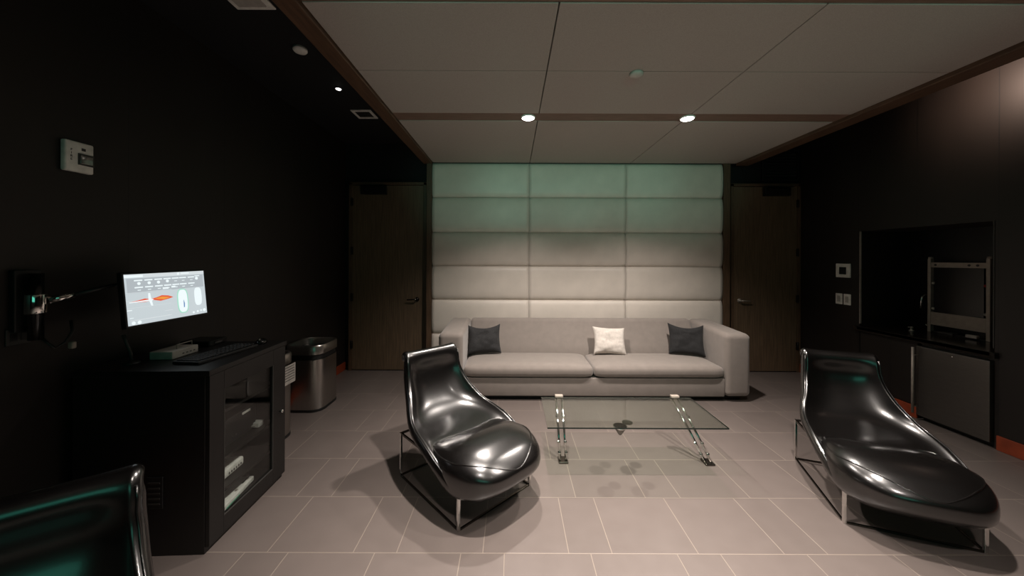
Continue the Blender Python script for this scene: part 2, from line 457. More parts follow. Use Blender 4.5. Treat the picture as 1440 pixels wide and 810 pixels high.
t = thing('ceiling_vent', 'small square white slotted vent in the black side ceiling', 'vent', (-1.588, 3.74, ZC))
B('frame', [(-.105, .105, -.105, -.078, -.012, 0, .002), (-.105, .105, .078, .105, -.012, 0, .002), (-.105, -.078, -.078, .078, -.012, 0, .002), (.078, .105, -.078, .078, -.012, 0, .002)], 'white', t)
for k in range(6): B('slat', [(-.077, .077, -.072+.024*k, -.060+.024*k, -.010, -.004)], 'dark_grey', t)
t = thing('ceiling_diffuser', 'white square air diffuser cut off by the top of the photo, black side ceiling', 'vent', (-1.59, 2.045, ZC))
B('frame', [(-.12, .12, -.12, .12, -.010, 0, .003)], 'white', t)
B('plate', [(-.085, .085, -.085, .085, -.020, -.0105, .004)], 'white_dim', t)

# ------------------------------------------------------------------ left wall: strobe, outlet, monitor arm, monitor
t = thing('fire_alarm_strobe', 'white fire alarm horn strobe high on the dark left wall', 'fire alarm', (XL, 1.79, 1.935))
B('body', [(0.001, .030, -.060, .060, 0, .155, .008, 3)], 'white', t, True)
B('strobe_lens', [(.0305, .038, -.004, .050, .045, .090, .003, 3)], 'lens', t, True)
B('lens_frame', [(.0302, .036, -.010, .056, .038, .0449, .001), (.0302, .036, -.010, .056, .0901, .097, .001), (.0302, .036, -.010, -.0041, .045, .09, .001), (.0302, .036, .0501, .056, .045, .09, .001)], 'dark_grey', t)
B('indicator', [(.0302, .032, .005, .022, .112, .126, .0005)], 'dark_grey', t)
R_wall = Matrix(((0, 0, 1, 0), (1, 0, 0, 0), (0, 1, 0, 0), (0, 0, 0, 1)))     # text x->+Y, y->+Z, facing +X
for k, ch in enumerate('FIRE'):
    text_obj('lettering', ch, .016, Matrix.Translation((.0306, -.036, .108-.016*k)) @ R_wall, 'ink', t)
t = thing('wall_outlet', 'black double outlet plate low on the left wall below the arm', 'outlet', (XL, 1.585, 1.10))
B('plate', [(.001, .008, -.04, .04, 0, .075, .003)], 'dark_grey', t)
for y in (-.028, .006): B('socket', [(.0085, .011, y, y+.022, .02, .055, .001)], 'black', t)

t = thing('monitor_arm', 'black and silver articulated monitor arm bolted to the left wall', 'monitor arm', (XL, 1.60, 1.14))
B('wall_plate', [(.001, .03, -.045, .045, .02, .30, .005)], 'black', t)
bm = bmesh.new(); tube(bm, [(.065, 0, -.02), (.065, 0, .285)], .024, 16); box(bm, .03, .065, -.018, .018, .05, .22); build('column', bm, 'black_gloss', t)
bm = bmesh.new(); lathe(bm, [(.032, .10), (.034, .105), (.034, .185), (.032, .19)], (.065, 0, 0), 24); jc = build('collar', bm, 'chrome', t); jc['label'] = 'polished chrome collar'
bm = bmesh.new(); tube(bm, [(.095, .02, .158), (.135, .085, .178)], [.019, .015], 12); a = build('lower_arm', bm, 'chrome', t)
bm = bmesh.new(); tube(bm, [(.135, .085, .178), (.20, .235, .225)], [.012, .008], 12); build('upper_arm', bm, 'black', t)
bm = bmesh.new(); lathe(bm, [(.026, .19), (.030, .195), (.030, .275), (.026, .28)], (.20, .25, 0), 24); el = build('elbow', bm, 'black_gloss', t)
bm = bmesh.new(); lathe(bm, [(.030, .202), (.0315, .204), (.0315, .216), (.030, .218)], (.20, .25, 0), 24); build('elbow_ring', bm, 'chrome', el)
bm = bmesh.new(); tube(bm, [(.20, .25, .22), (.19, .36, .17), (.200, .405, .145)], .014, 10); box(bm, .192, .199, .36, .46, .095, .195); build('head', bm, 'black', t)
bm = bmesh.new(); tube(bm, [(.075, .015, -.02), (.10, .04, -.07), (.11, .07, -.05), (.12, .09, .0), (.10, .10, .05)], .006, 8); build('cable', bm, 'black', t)
B('knob', [(.10, .125, .085, .105, -.085, -.05, .006)], 'aluminium', t)

# monitor: local x to the right as seen, z up, facing -y ; screen centre at origin
mw, mh = .432, .268
mon = thing('computer_monitor', 'lit computer monitor with telemetry graphics held on wall arm above the black cabinet', 'monitor', (-1.978, 2.013, 1.278))
pTL, pTR, pBL = Vector((-1.996, 1.800, 1.410)), Vector((-1.968, 2.225, 1.416)), Vector((-1.972, 1.800, 1.142))
ax = (pTR-pTL).normalized(); az = (pTL-pBL).normalized(); ay = az.cross(ax).normalized(); az = ax.cross(ay)
mon.matrix_world = Matrix.Translation((-1.975, 2.012, 1.2795)) @ Matrix((ax, ay, az)).transposed().to_4x4()
B('bezel', [(-mw/2-.010, mw/2+.010, .0012, .030, -mh/2-.014, mh/2+.010, .004)], 'black', mon)
B('screen', [(-mw/2, mw/2, -.0002, .001, -mh/2, mh/2)], 'screen', mon)
def sx(u): return (u-.5)*mw
def sz(v): return (.5-v)*mh
def quads(name, rects, m, lift=.0010):
    bm = bmesh.new()
    for u0, v0, u1, v1 in rects: box(bm, sx(u0), sx(u1), -.0004-lift, -.0003, sz(v1), sz(v0))
    return build(name, bm, m, mon)
quads('header_bar', [(0, .0, 1, .07)], 'scr_mid', .0003)
R0 = [(.0, .02, .20, .065), (.62, .015, .645, .06), (.67, .02, .78, .045)]
for k, u in enumerate((.10, .215, .33, .44, .545, .645, .76)):
    R0.append((u, .115, u+.09, .14)); R0.append((u, .255, u+.09, .28))
    if k > 3: R0.append((u+.03, .185, u+.065, .197))
    R0.append((u+.03, .315, u+.065, .33))
R0 += [(.86, .10, .93, .12), (.42, .31, .49, .345), (.53, .295, .58, .33), (.0, .695, .05, .71), (.02, .85, .06, .86)]
for q in R0: quads('interface_text', [q], 'scr_white')
for q in [(.0, .36, .53, .366), (.0, .52, .53, .526), (.0, .66, .5, .664), (.03, .90, .5, .915), (.42, .80, .52, .81)]: quads('chart_rule', [q], 'scr_mid', .0005)
quads('panel_shade', [(.02, .085, .98, .37)], 'scr_dark', .0002)
bm = bmesh.new()
for u, v, r in ((.15, .19, .008), (.265, .19, .008), (.375, .19, .008), (.485, .18, .008), (.885, .165, .009), (.055, .955, .009), (.12, .955, .009), (.80, .94, .006), (.86, .93, .006), (.91, .92, .005), (.96, .92, .009)):
    bm = bmesh.new(); lathe(bm, [(r, -.0004), (r, -.0014)], (sx(u), 0, sz(v)), 14, 'Y'); build('icon', bm, 'scr_white', mon)
def blob(name, pts, m, y=-.0016):
    bm = bmesh.new(); A = [bm.verts.new((sx(u), y, sz(v))) for u, v in pts]; Bk = [bm.verts.new((sx(u), -.0003, sz(v))) for u, v in pts]
    bm.faces.new(A); bm.faces.new(Bk[::-1])
    for i in range(len(pts)): bm.faces.new((A[i], Bk[i], Bk[(i+1) % len(pts)], A[(i+1) % len(pts)]))
    return build(name, bm, m, mon)
blob('waveform', [(.03, .545), (.10, .53), (.2, .50), (.26, .525), (.34, .50), (.40, .47), (.48, .49), (.54, .535), (.48, .56), (.38, .585), (.30, .55), (.2, .57), (.1, .56)], 'scr_red')
blob('waveform_core', [(.31, .525), (.40, .50), (.5, .53), (.42, .56)], 'scr_orange', -.0020)
blob('waveform_cursor', [(.245, .40), (.262, .40), (.27, .52), (.30, .535), (.275, .56), (.285, .66), (.268, .66), (.25, .56), (.03, .56), (.03, .545), (.24, .53)], 'scr_white', -.0024)
def tyre(u, v, ru, rv, name, m, y): blob(name, [(u+ru*math.copysign(abs(math.cos(a))**.65, math.cos(a)), v+rv*math.copysign(abs(math.sin(a))**.65, math.sin(a))) for a in [2*PI*k/28 for k in range(28)]], m, y)
tyre(.665, .645, .075, .27, 'tyre_outline', 'scr_green', -.0010)
tyre(.665, .645, .062, .25, 'tyre_graphic', 'scr_white', -.0016)
blob('tyre_mark', [(.672, .62), (.685, .70), (.68, .79), (.668, .79)], 'scr_blue', -.0022)
tyre(.885, .585, .052, .205, 'tyre_graphic', 'scr_white', -.0016)

# ------------------------------------------------------------------ black media cabinet with glass door
cab = thing('media_cabinet', 'black media cabinet with a glass door against the left wall', 'cabinet', (-1.540, 2.078, 0), math.radians(2.6))
CW, CD, CH = .318, .655, .93      # half width along y, depth along -x, height
B('body', [(-CD, -.022, -CW, -CW+.022, 0, CH-.028, .002), (-CD, -.022, CW-.022, CW, 0, CH-.028, .002),
           (-CD, -.022, -CW+.022, CW-.022, .05, .072, .001), (-CD, -CD+.008, -CW+.022, CW-.022, .072, CH-.028),
           (-.045, -.024, -CW+.022, CW-.022, 0, .05)], 'cab', cab)
B('top', [(-CD-.004, .004, -CW-.006, CW+.006, CH-.028, CH, .003)], 'cab', cab)
for z in (.225, .40, .66):
    B('shelf', [(-CD+.01, -.05, -CW+.023, CW-.023, z-.018, z, .001)], 'cab', cab)
GY0, GY1, GZ0, GZ1 = -.222, .188, .125, .80
dr = B('door', [(-.021, 0, -CW+.002, GY0, .035, CH-.030, .002), (-.021, 0, GY1, CW-.002, .035, CH-.030, .002),
           (-.021, 0, GY0, GY1, .035, GZ0, .002), (-.021, 0, GY0, GY1, GZ1, CH-.030, .002)], 'cab', cab)
B('glass', [(-.013, -.009, GY0-.004, GY1+.004, GZ0-.004, GZ1+.004)], 'door_glass', dr)
B('glazing_bead', [(-.006, .001, GY0, GY1, GZ0, GZ0+.004), (-.006, .001, GY0, GY0+.004, GZ0+.004, GZ1), (-.006, .001, GY1-.004, GY1, GZ0+.004, GZ1)], 'dark_grey', dr)
bm = bmesh.new(); lathe(bm, [(.006, .001), (.006, .010), (.011, .014), (.010, .022), (.001, .023)], (0, .255, .475), 18, 'X'); build('knob', bm, 'chrome', dr)
bm = bmesh.new(); lathe(bm, [(.005, .001), (.005, .003), (.001, .003)], (0, .255, .33), 12, 'X'); build('lock', bm, 'steel_dark', dr)
v = B('side_vent', [(-.30, -.22, -CW-.006, -CW-.0005, .24, .40, .003)], 'black', cab)
for k in range(5): B('slot', [(-.288, -.232, -CW-.009, -CW-.0062, .262+.026*k, .270+.026*k)], 'dark_grey', v)
def cabP(x, y, z): return cab.matrix_basis @ Vector((x, y, z)) if False else Vector((-1.540, 2.078, 0)) + Matrix.Rotation(math.radians(2.6), 3, 'Z') @ Vector((x, y, z))
RC = math.radians(2.6)
t = thing('black_amplifier', 'black equipment box with a white label strip inside the glass cabinet', 'equipment box', cabP(-.27, .075, .4005), RC)
B('case', [(-.15, .15, -.13, .13, 0, .155, .006)], 'black', t); B('label_strip', [(.1505, .152, .005, .075, .128, .142)], 'white', t)
for y in (-.08, -.05): B('face_button', [(.1505, .155, y, y+.01, .03, .04, .002)], 'dark_grey', t)
t = thing('power_adapter', 'small white power adapter beside the black equipment box in the cabinet', 'adapter', cabP(-.11, .205, .4005), RC)
B('case', [(-.025, .025, -.028, .028, 0, .032, .005)], 'white', t); B('plug', [(-.012, .012, -.045, -.0285, .008, .022, .003)], 'white_dim', t)
t = thing('white_router', 'slim white router on the lower shelf behind cabinet glass', 'router', cabP(-.155, -.03, .2255), RC+.05)
B('case', [(-.05, .05, -.13, .115, 0, .052, .012, 3)], 'white', t, True)
for k in range(6): B('port', [(.0502, .0515, -.02+.02*k, -.012+.02*k, .014, .026)], 'dark_grey', t)
t = thing('network_switch', 'white and green edged network box on the cabinet bottom board', 'network switch', cabP(-.15, .03, .0725), RC+.1)
B('case', [(-.06, .06, -.15, .13, 0, .030, .006, 3)], 'white', t, True); B('edge_light', [(.0602, .0615, -.14, -.02, .003, .010)], 'green', t)
bm = bmesh.new(); tube(bm, [(.03, .05, .026), (.05, .09, .05), (.03, .12, .065), (-.01, .10, .05), (-.02, .06, .027)], .004, 8); build('cable', bm, 'black', t)
for y in (-.02, .09): B('plug', [(.03, .045, y, y+.018, .0205, .032, .002)], 'aluminium', t)

# things on the cabinet top
t = thing('white_receiver', 'pale grey receiver box with a wire rail on top of the black cabinet', 'receiver', (-1.955, 2.02, CH+.0005), math.radians(4))
B('case', [(-.06, .06, -.085, .092, 0, .044, .005, 3)], 'white_dim', t, True)
bm = bmesh.new(); tube(bm, [(.03, -.02, .044), (.03, -.02, .068), (.03, .082, .068), (.03, .082, .044)], .0025, 8); build('wire_rail', bm, 'aluminium', t)
for k in range(4): B('button', [(.0602, .0612, -.02+.025*k, -.008+.025*k, .015, .021)], 'dark_grey', t)
t = thing('gooseneck_light', 'thin black bent gooseneck on the near left of the cabinet top', 'gooseneck', (-2.03, 1.86, CH+.0005))
bm = bmesh.new(); lathe(bm, [(.035, 0), (.035, .008), (.012, .014), (.008, .02)], n=20); build('base', bm, 'black', t)
bm = bmesh.new(); tube(bm, [(0, 0, .018), (-.004, 0, .06), (-.03, .0, .12), (-.042, 0, .155)], [.008, .007, .007, .010]); build('neck', bm, 'dark_grey', t)
t = thing('keyboard', 'black keyboard lying on the cabinet top', 'keyboard', (-1.72, 2.05, CH+.0005), math.radians(-4))
B('case', [(-.075, .075, -.20, .20, 0, .016, .004)], 'black', t)
bm = bmesh.new()
for i in range(5):
    for j in range(14): box(bm, -.062+.025*i, -.042+.025*i, -.188+.027*j, -.165+.027*j, .0162, .022, .002, 1)
build('keys', bm, 'black', t)
t = thing('computer_mouse', 'black mouse at the far end of the cabinet top', 'mouse', (-1.67, 2.325, CH+.0005), .3)
bm = bmesh.new(); lathe(bm, [(.030, 0), (.032, .008), (.028, .02), (.016, .030), (.001, .033)], n=24)
for v_ in bm.verts: v_.co.y *= 1.6
build('shell', bm, 'black_gloss', t); B('wheel', [(-.003, .003, -.038, -.022, .0255, .034, .001)], 'aluminium', t)
t = thing('black_set_top_box', 'flat black set top box at the back of the cabinet top', 'set top box', (-2.02, 2.29, CH+.0005), RC)
B('case', [(-.09, .09, -.075, .075, 0, .035, .005)], 'black_gloss', t); B('display', [(.0902, .0912, -.03, .03, .012, .022)], 'dark_grey', t)

# ------------------------------------------------------------------ stainless bins
def rr(bm, x0, x1, y0, y1, r, levels, mi=0, cap=True, n=8):
    """stack of rounded rectangles; levels = [(z, inset)]"""
    rings = []
    for z, ins in levels:
        ring = []
        for cx, cy, a0 in ((x1-r, y1-r, 0), (x0+r, y1-r, PI/2), (x0+r, y0+r, PI), (x1-r, y0+r, 1.5*PI)):
            for k in range(n+1):
                a = a0+PI/2*k/n; ring.append(bm.verts.new((cx+(r-ins)*math.cos(a), cy+(r-ins)*math.sin(a), z)))
        rings.append(ring)
    N = len(rings[0])
    for A, Bq in zip(rings, rings[1:]):
        for k in range(N):
            f = bm.faces.new((A[k], A[(k+1) % N], Bq[(k+1) % N], Bq[k])); f.material_index = mi
    if cap: bm.faces.new(rings[0][::-1]); bm.faces.new(rings[-1])
def bin_(loc, hw, hd, H, label, lab):
    t = thing('trash_can', label, 'trash can', loc, 0, 'stainless bins along the left wall')
    r = .115
    def P(name, levels, m, cap=True):
        bm = bmesh.new(); rr(bm, -hw, hw, -hd, hd, r, levels, 0, cap); return auto(build(name, bm, m, t), 35)
    P('base', [(0, .006), (.002, .0), (.022, .0), (.024, .004)], 'black')
    P('body', [(.0245, .004), (.03, .002), (H-.14, .002), (H-.138, .006)], 'steel')
    P('liner_band', [(H-.1375, .004), (H-.135, .012), (H-.092, .012), (H-.09, .004)], 'black')
    P('rim', [(H-.0895, .003), (H-.085, -.004), (H-.012, -.004), (H, .004), (H+.001, .016), (H-.006, .024), (H-.07, .028), (H-.07, .08)], 'steel')
    P('opening', [(H-.0695, .034), (H-.060, .034), (H-.058, .05)], 'black')
    if lab:
        lb = B('label', [(hw-.0015, hw-.0003, .02, .17, .44, .60)], 'white_dim', t)
        B('label_text', [(hw-.0002, hw+.0003, .035, .155, .58-.022*k, .586-.022*k) for k in range(6)], 'ink', lb)
    return t
bin_((-2.045, 2.845, 0), .175, .19, .70, 'stainless bin with a white sticker half hidden behind the cabinet', True)
bin_((-2.04, 3.575, 0), .185, .205, .645, 'open top stainless bin farther from the cabinet, near the left door', False)

# ------------------------------------------------------------------ sofa
sofa = thing('sofa', 'long warm grey velvet sofa below the padded wall', 'sofa', (.875, 4.08, 0))
SX, SY = .875, 4.08
def Lx(x): return x-SX
def puff(x0, x1, y0, y1, z0, z1, bev, crown, seed=0, wr=.003):
    bm = bmesh.new(); box(bm, x0, x1, y0, y1, z0, z1)
    nx = max(6, int((x1-x0)/.06)); 
    b2 = bmesh.new(); bm.free()
    # rounded slab by superellipsoid-like mapping of a subdivided cube
    bmesh.ops.create_cube(b2, size=2.0)
    bmesh.ops.subdivide_edges(b2, edges=b2.edges[:], cuts=13, use_grid_fill=True)
    hx, hy, hz = (x1-x0)/2, (y1-y0)/2, (z1-z0)/2; c = Vector(((x0+x1)/2, (y0+y1)/2, (z0+z1)/2))
    for v in b2.verts:
        q = [math.copysign(abs(a)**.75, a) for a in v.co]     # gather rows toward the edges
        p = Vector((q[0]*hx, q[1]*hy, q[2]*hz))
        inner = Vector((max(-hx+bev, min(hx-bev, p.x)), max(-hy+bev, min(hy-bev, p.y)), max(-hz+min(bev, hz*.95), min(hz-min(bev, hz*.95), p.z))))
        d = p-inner
        if d.length > 1e-6: p = inner + d.normalized()*min(d.length, bev) if d.length > bev else p
        u, w = v.co.x, v.co.y
        if v.co.z > 0: p.z += crown*(1-u**4)*(1-w**4)*v.co.z
        nz = noise.noise(Vector((p.x*5+seed, p.y*7, p.z*5)))*wr
        v.co = c + p + p.normalized()*nz
    for f in b2.faces: f.smooth = True
    return b2
B('plinth', [(Lx(-.70), Lx(2.45), -.34, .40, 0, .0495)], 'plinth', sofa)
bm = bmesh.new(); box(bm, Lx(-.515), Lx(2.255), -.400, .42, .05, .243, .012, 3); auto(build('base', bm, 'sofa', sofa))
for x0, x1 in ((-.775, -.5155), (2.2555, 2.525)):
    bm = bmesh.new(); prism(bm, [(-.42, .05), (.42, .05), (.42, .745), (.30, .745), (-.42, .715)], Lx(x0), Lx(x1), .055, 6)
    auto(build('arm', bm, 'sofa', sofa), 50)
bm = bmesh.new(); prism(bm, [(.10, .244), (.4195, .244), (.4195, .748), (.31, .748), (.15, .42)], Lx(-.5145), Lx(2.2545), .04, 5)
auto(build('backrest', bm, 'sofa', sofa), 50)
for i, (x0, x1) in enumerate(((-.512, .868), (.872, 2.252))):
    o = build('seat_cushion', puff(Lx(x0), Lx(x1), -.425, .125, .2445, .372, .055, .018, i*9), 'sofa', sofa); subsurf(o, 1)

def pillow(w, h, th, seed, droop=0.0):
    bm = bmesh.new(); n = 22; F_, K_ = [], []
    for j in range(n+1):
        a, b = [], []
        for i in range(n+1):
            u, v = i/n*2-1, j/n*2-1
            px = u*(1-.10*(1-v*v)*abs(u)) ; pz = v*(1-.11*(1-u*u)*abs(v))
            t_ = max(0, (1-u**4)*(1-v**4))**.6*th/2
            nz = noise.noise(Vector((u*1.7+seed, v*1.7, seed)))*.016 + noise.noise(Vector((u*4+seed, v*4, seed*2)))*.006
            cr = abs(noise.noise(Vector((u*2.4+seed*3, v*2.4, 1.3))))*.012
            edge = (1-u**6)*(1-v**6)
            x, z = px*w/2, pz*h/2 - droop*(1-u*u)*(1 if v > .2 else .0)*(v-.2)
            a.append(bm.verts.new((x, -t_+(nz-cr)*edge, z)))
            b.append(bm.verts.new((x, t_+nz*.5*edge, z)) if 0 < i < n and 0 < j < n else a[-1])
        F_.append(a); K_.append(b)
    for j in range(n):
        for i in range(n):
            bm.faces.new((F_[j][i], F_[j][i+1], F_[j+1][i+1], F_[j+1][i])).smooth = True
            q = (K_[j][i], K_[j+1][i], K_[j+1][i+1], K_[j][i+1])
            if len(set(q)) == 4:
                try: bm.faces.new(q).smooth = True
                except ValueError: pass
    return bm
def put_pillow(px, w, h, th, y, z, lean, roll, yaw, m, label, seed, droop):
    o = build('throw_pillow', pillow(w, h, th, seed, droop), m); subsurf(o, 1)
    o.matrix_world = Matrix.Translation((px, y, z)) @ Matrix.Rotation(yaw, 4, 'Z') @ Matrix.Rotation(-lean, 4, 'X') @ Matrix.Rotation(roll, 4, 'Y')
    tag(o, label, 'pillow', 'throw pillows on the sofa')
put_pillow(-.325, .41, .365, .12, 4.120, .555, .42, -.02, .10, 'pil_char', 'charcoal throw pillow in the left corner of the sofa', 1.7, .05)
put_pillow(1.155, .40, .34, .12, 4.125, .535, .46, .05, 0.0, 'pil_white', 'crumpled off white throw pillow near the middle of the sofa', 4.2, .0)
put_pillow(2.055, .41, .39, .12, 4.105, .560, .42, .03, -.25, 'pil_black', 'black throw pillow against the right arm of the sofa', 8.6, .05)

# ------------------------------------------------------------------ glass coffee table
ct = thing('coffee_table', 'glass coffee table on chrome legs in front of the grey sofa', 'coffee table', (.845, 2.57, 0))
TZ = .38
bm = bmesh.new(); box(bm, -.605, .605, -.253, .258, TZ-.010, TZ)
for f in bm.faces: f.material_index = 0 if abs(f.normal.z) > .5 else 1
bm.normal_update()
for f in bm.faces: f.material_index = 0 if abs(f.normal.z) > .5 else 1
build('glass_top', bm, ['glass', 'glass_edge'], ct)
def table_leg(top, foot, name='leg'):
    top, foot = Vector(top), Vector(foot); bm = bmesh.new()
    d = Vector((.022, 0, 0))
    for s in (-1, 1):
        tube(bm, [top+d*s, top.lerp(foot, .5)+d*s+Vector((0, -.012, .010)), foot+d*s+Vector((0, 0, .012))], .0095, 12)
    o = build(name, bm, 'chrome', ct)
    for f in (.32, .72, .88):
        for s in (-1, 1):
            bm = bmesh.new(); ball(bm, top.lerp(foot, f)+d*s*1.15+Vector((0, -.008, .008)), .014); build('ball_joint', bm, 'chrome', o)
    bm = bmesh.new(); box(bm, top.x-.032, top.x+.032, top.y-.02, top.y+.016, TZ+.0005, TZ+.018, .004); box(bm, top.x-.032, top.x+.032, .2585, .272, TZ-.03, TZ+.014, .003)
    build('clamp', bm, 'aluminium', o)
    bm = bmesh.new(); box(bm, foot.x-.035, foot.x+.035, foot.y-.035, foot.y+.05, 0, .012, .004); build('foot', bm, 'steel_dark', o)
table_leg((.385-.845, .262, TZ-.012), (.385-.845, .015, 0))
table_leg((1.325-.845, .262, TZ-.012), (1.450-.845, -.005, 0))
bm = bmesh.new(); lathe(bm, [(.006, TZ-.072), (.014, TZ-.064), (.030, TZ-.038), (.042, TZ-.020), (.043, TZ-.0105)], (.738-.845, -.205, 0), 24)
h = build('support_hub', bm, 'steel_dark', ct)
bm = bmesh.new(); lathe(bm, [(.044, TZ-.0195), (.047, TZ-.015), (.047, TZ-.0105)], (.738-.845, -.205, 0), 24); build('hub_ring', bm, 'chrome', h)
bm = bmesh.new(); lathe(bm, [(.034, TZ-.016), (.036, TZ-.0105)], (.805-.845, -.150, 0), 24); build('hub_disc', bm, 'steel_dark', h)

# ------------------------------------------------------------------ black leather lounge chairs
def lerp_tab(tab, x):
    if x <= tab[0][0]: return tab[0][1]
    for (a, va), (b, vb) in zip(tab, tab[1:]):
        if x <= b:
            k = (x-a)/(b-a); k = k*k*(3-2*k) if False else k
            return va+(vb-va)*k
    return tab[-1][1]

def make_chair(label):
    t = thing('lounge_chair', label, 'chair', (0, 0, 0), 0, 'moulded black leather lounge chairs')
    # frame: local y forward, x sideways
    fw, fr, ff, fh = .285, -.34, .34, .30
    r = .006
    for s in (-1, 1): B('top_rail', [(s*fw-r, s*fw+r, fr+.008, ff-.008, fh-.014, fh, .001)], 'steel_dark', t)
    B('rear_rail', [(-fw+.008, fw-.008, fr-r, fr+r, fh-.0135, fh-.0005, .001)], 'steel_dark', t)
    for s in (-1, 1): B('floor_rail', [(s*fw-r, s*fw+r, fr+.008, ff-.008, 0, .010, .001)], 'steel_dark', t)
    for y in (fr, ff): B('floor_rail', [(-fw+.008, fw-.008, y-r, y+r, 0, .010, .001)], 'steel_dark', t)
    for s in (-1, 1):
        for y in (fr, ff):
            bm = bmesh.new(); q = .0085 if y > 0 else .0075; box(bm, s*fw-q, s*fw+q, y-.008, y+.008, .0, fh-.001, .002); lg = build('leg', bm, 'chrome', t); lg['label'] = 'chrome leg'
    # shell: stations (y, z, half width, dish)
    st = [(-.494, .735, .186, .002), (-.497, .765, .190, .003), (-.487, .795, .194, .004), (-.462, .815, .197, .005), (-.432, .817, .199, .007), (-.408, .802, .200, .010),
          (-.396, .776, .200, .014), (-.396, .742, .200, .024), (-.406, .700, .200, .040), (-.404, .640, .207, .050), (-.374, .562, .219, .062), (-.322, .485, .238, .072), (-.262, .422, .264, .074), (-.175, .385, .289, .056),
          (-.08, .368, .308, .044), (.02, .357, .316, .034), (.10, .330, .318, .032), (.17, .298, .316, .034), (.24, .270, .311, .034), (.315, .245, .300, .022)]
    NT = 7       # stations that roll over the top
    T = [-1, -.97, -.90, -.78, -.6, -.4, -.2, 0, .2, .4, .6, .78, .9, .97, 1]
    bm = bmesh.new(); rows = []; rim_rows = []
    for i, (y, z, w, d) in enumerate(st):
        y0, z0 = st[max(i-1, 0)][:2]; y1, z1 = st[min(i+1, len(st)-1)][:2]
        pw_ = 3.8 if i < 12 else min(9, 3.8+(i-11)*1.6)
        tv = Vector((0, y1-y0, z1-z0)).normalized(); nv = Vector((0, -tv.z, tv.y))
        if nv.z < 0 and nv.y < 0: nv = -nv
        if i < 7: nv = Vector((0, y+.447, z-.765)).normalized()
        elif nv.y < 0 and i < 14: nv = -nv
        row = []
        c = Vector((0, y, z))
        roll = [(.017, -.005), (.031, -.024), (.032, -.056)] if i > 6 else [(.012, -.004), (.022, -.014), (.026, -.030)]
        for q in reversed(roll): row.append(c + Vector((-(w+q[0]), 0, 0)) + nv*(d+q[1]))
        for k in T:
            row.append(c + Vector((k*w, 0, 0)) + nv*(d*abs(k)**pw_))
        for q in roll: row.append(c + Vector((w+q[0], 0, 0)) + nv*(d+q[1]))
        rows.append([bm.verts.new(p) for p in row]); rim_rows.append([p.copy() for p in row])
    for A, Bq in zip(rows, rows[1:]):
        for k in range(len(A)-1): bm.faces.new((A[k], A[k+1], Bq[k+1], Bq[k]))
    o = build('backrest', bm, 'leather', t)
    so = o.modifiers.new('thick', 'SOLIDIFY'); so.thickness = .016; so.offset = -1
    subsurf(o, 2)
    # piping along the rim of the shell
    bm = bmesh.new()
    for rim in (2, -3):
        tube(bm, [r_[rim] for r_ in rim_rows[6:]], .0045, 8)
    build('rim_piping', bm, 'leather', o)
    # seat pebble
    yc, Ly, W = .162, .376, .346
    ztop = [(-.22, .330), (-.12, .350), (.0, .378), (.12, .402), (.25, .418), (.36, .418), (.45, .402), (.535, .36)]
    zbot = [(-.22, .29), (-.10, .25), (.05, .185), (.20, .135), (.34, .110), (.44, .125), (.535, .18)]
    wtab = [(-.22, .80), (-.05, .86), (.10, .91), (.20, .955), (.30, 1.0), (.535, 1.0)]
    NP, NS = 36, 40; rings = []; seam = [[], []]; n2 = 3.0
    def surf(ph, th):
        y = yc+Ly*math.sin(ph); cc = max(0.0, math.cos(ph))
        wsc = cc**(2/3.3); hsc = cc**(2/3.6)
        zt, zb = lerp_tab(ztop, y), lerp_tab(zbot, y); zc, hz = (zt+zb)/2+.0, (zt-zb)/2
        ct_, st_ = math.cos(th), math.sin(th)
        x = W*lerp_tab(wtab, y)*wsc*math.copysign(abs(ct_)**(2/n2), ct_)
        z = zc+hz*hsc*math.copysign(abs(st_)**(2/n2), st_)
        if st_ > 0: z -= .055*(1-min(1, (abs(x)/.27))**2)*max(0, min(1, 1-(y+.05)/.25))      # dished middle
        return Vector((x, y, z))
    bm = bmesh.new()
    for i in range(NP+1):
        ph = -PI/2+.02+(PI-.04)*i/NP
        rings.append([bm.verts.new(surf(ph, 2*PI*k/NS)) for k in range(NS)])
    for A, Bq in zip(rings, rings[1:]):
        for k in range(NS): bm.faces.new((A[k], A[(k+1) % NS], Bq[(k+1) % NS], Bq[k])).smooth = True
    bm.faces.new(rings[0][::-1]); bm.faces.new(rings[-1])
    s = build('seat', bm, 'leather', t); subsurf(s, 1)
    pts = []
    for k in range(81):
        a = math.radians(-28+(180+56)*k/80)
        sg = .972
        ca, sa = math.cos(a), math.sin(a)
        y = yc+Ly*sg*math.copysign(abs(sa)**(2/2.6), sa); ph = math.asin(max(-1, min(1, (y-yc)/Ly)))
        Wl = W*lerp_tab(wtab, y)*max(1e-6, math.cos(ph))**(2/3.3)
        x = Wl*.93*math.copysign(abs(ca)**(2/2.6), ca) if abs(ca) > 1e-6 else 0
        ct_ = (min(.999, abs(x)/Wl))**(n2/2); th = math.acos(ct_)
        p = surf(ph, th if x >= 0 else PI-th); pts.append(p)
    bm = bmesh.new(); tube(bm, [p+Vector((0, 0, -.0008)) for p in pts], .0042, 8)
    build('seam_piping', bm, 'leather', s)
    # seam where the backrest meets the seat, found on the built surfaces
    dg = bpy.context.evaluated_depsgraph_get(); dg.update()
    b1 = BVHTree.FromObject(o, dg); b2_ = BVHTree.FromObject(s, dg); pts = []
    for k in range(41):
        x = -.272+.544*k/40; hit = None
        for q in range(80):
            y = .18-.005*q
            p1 = b1.ray_cast(Vector((x, y, 1.2)), Vector((0, 0, -1)))[0]; p2 = b2_.ray_cast(Vector((x, y, 1.2)), Vector((0, 0, -1)))[0]
            if p1 is None: continue
            if p2 is None or p1.z > p2.z: hit = p1; break
        if hit is not None: pts.append(hit)
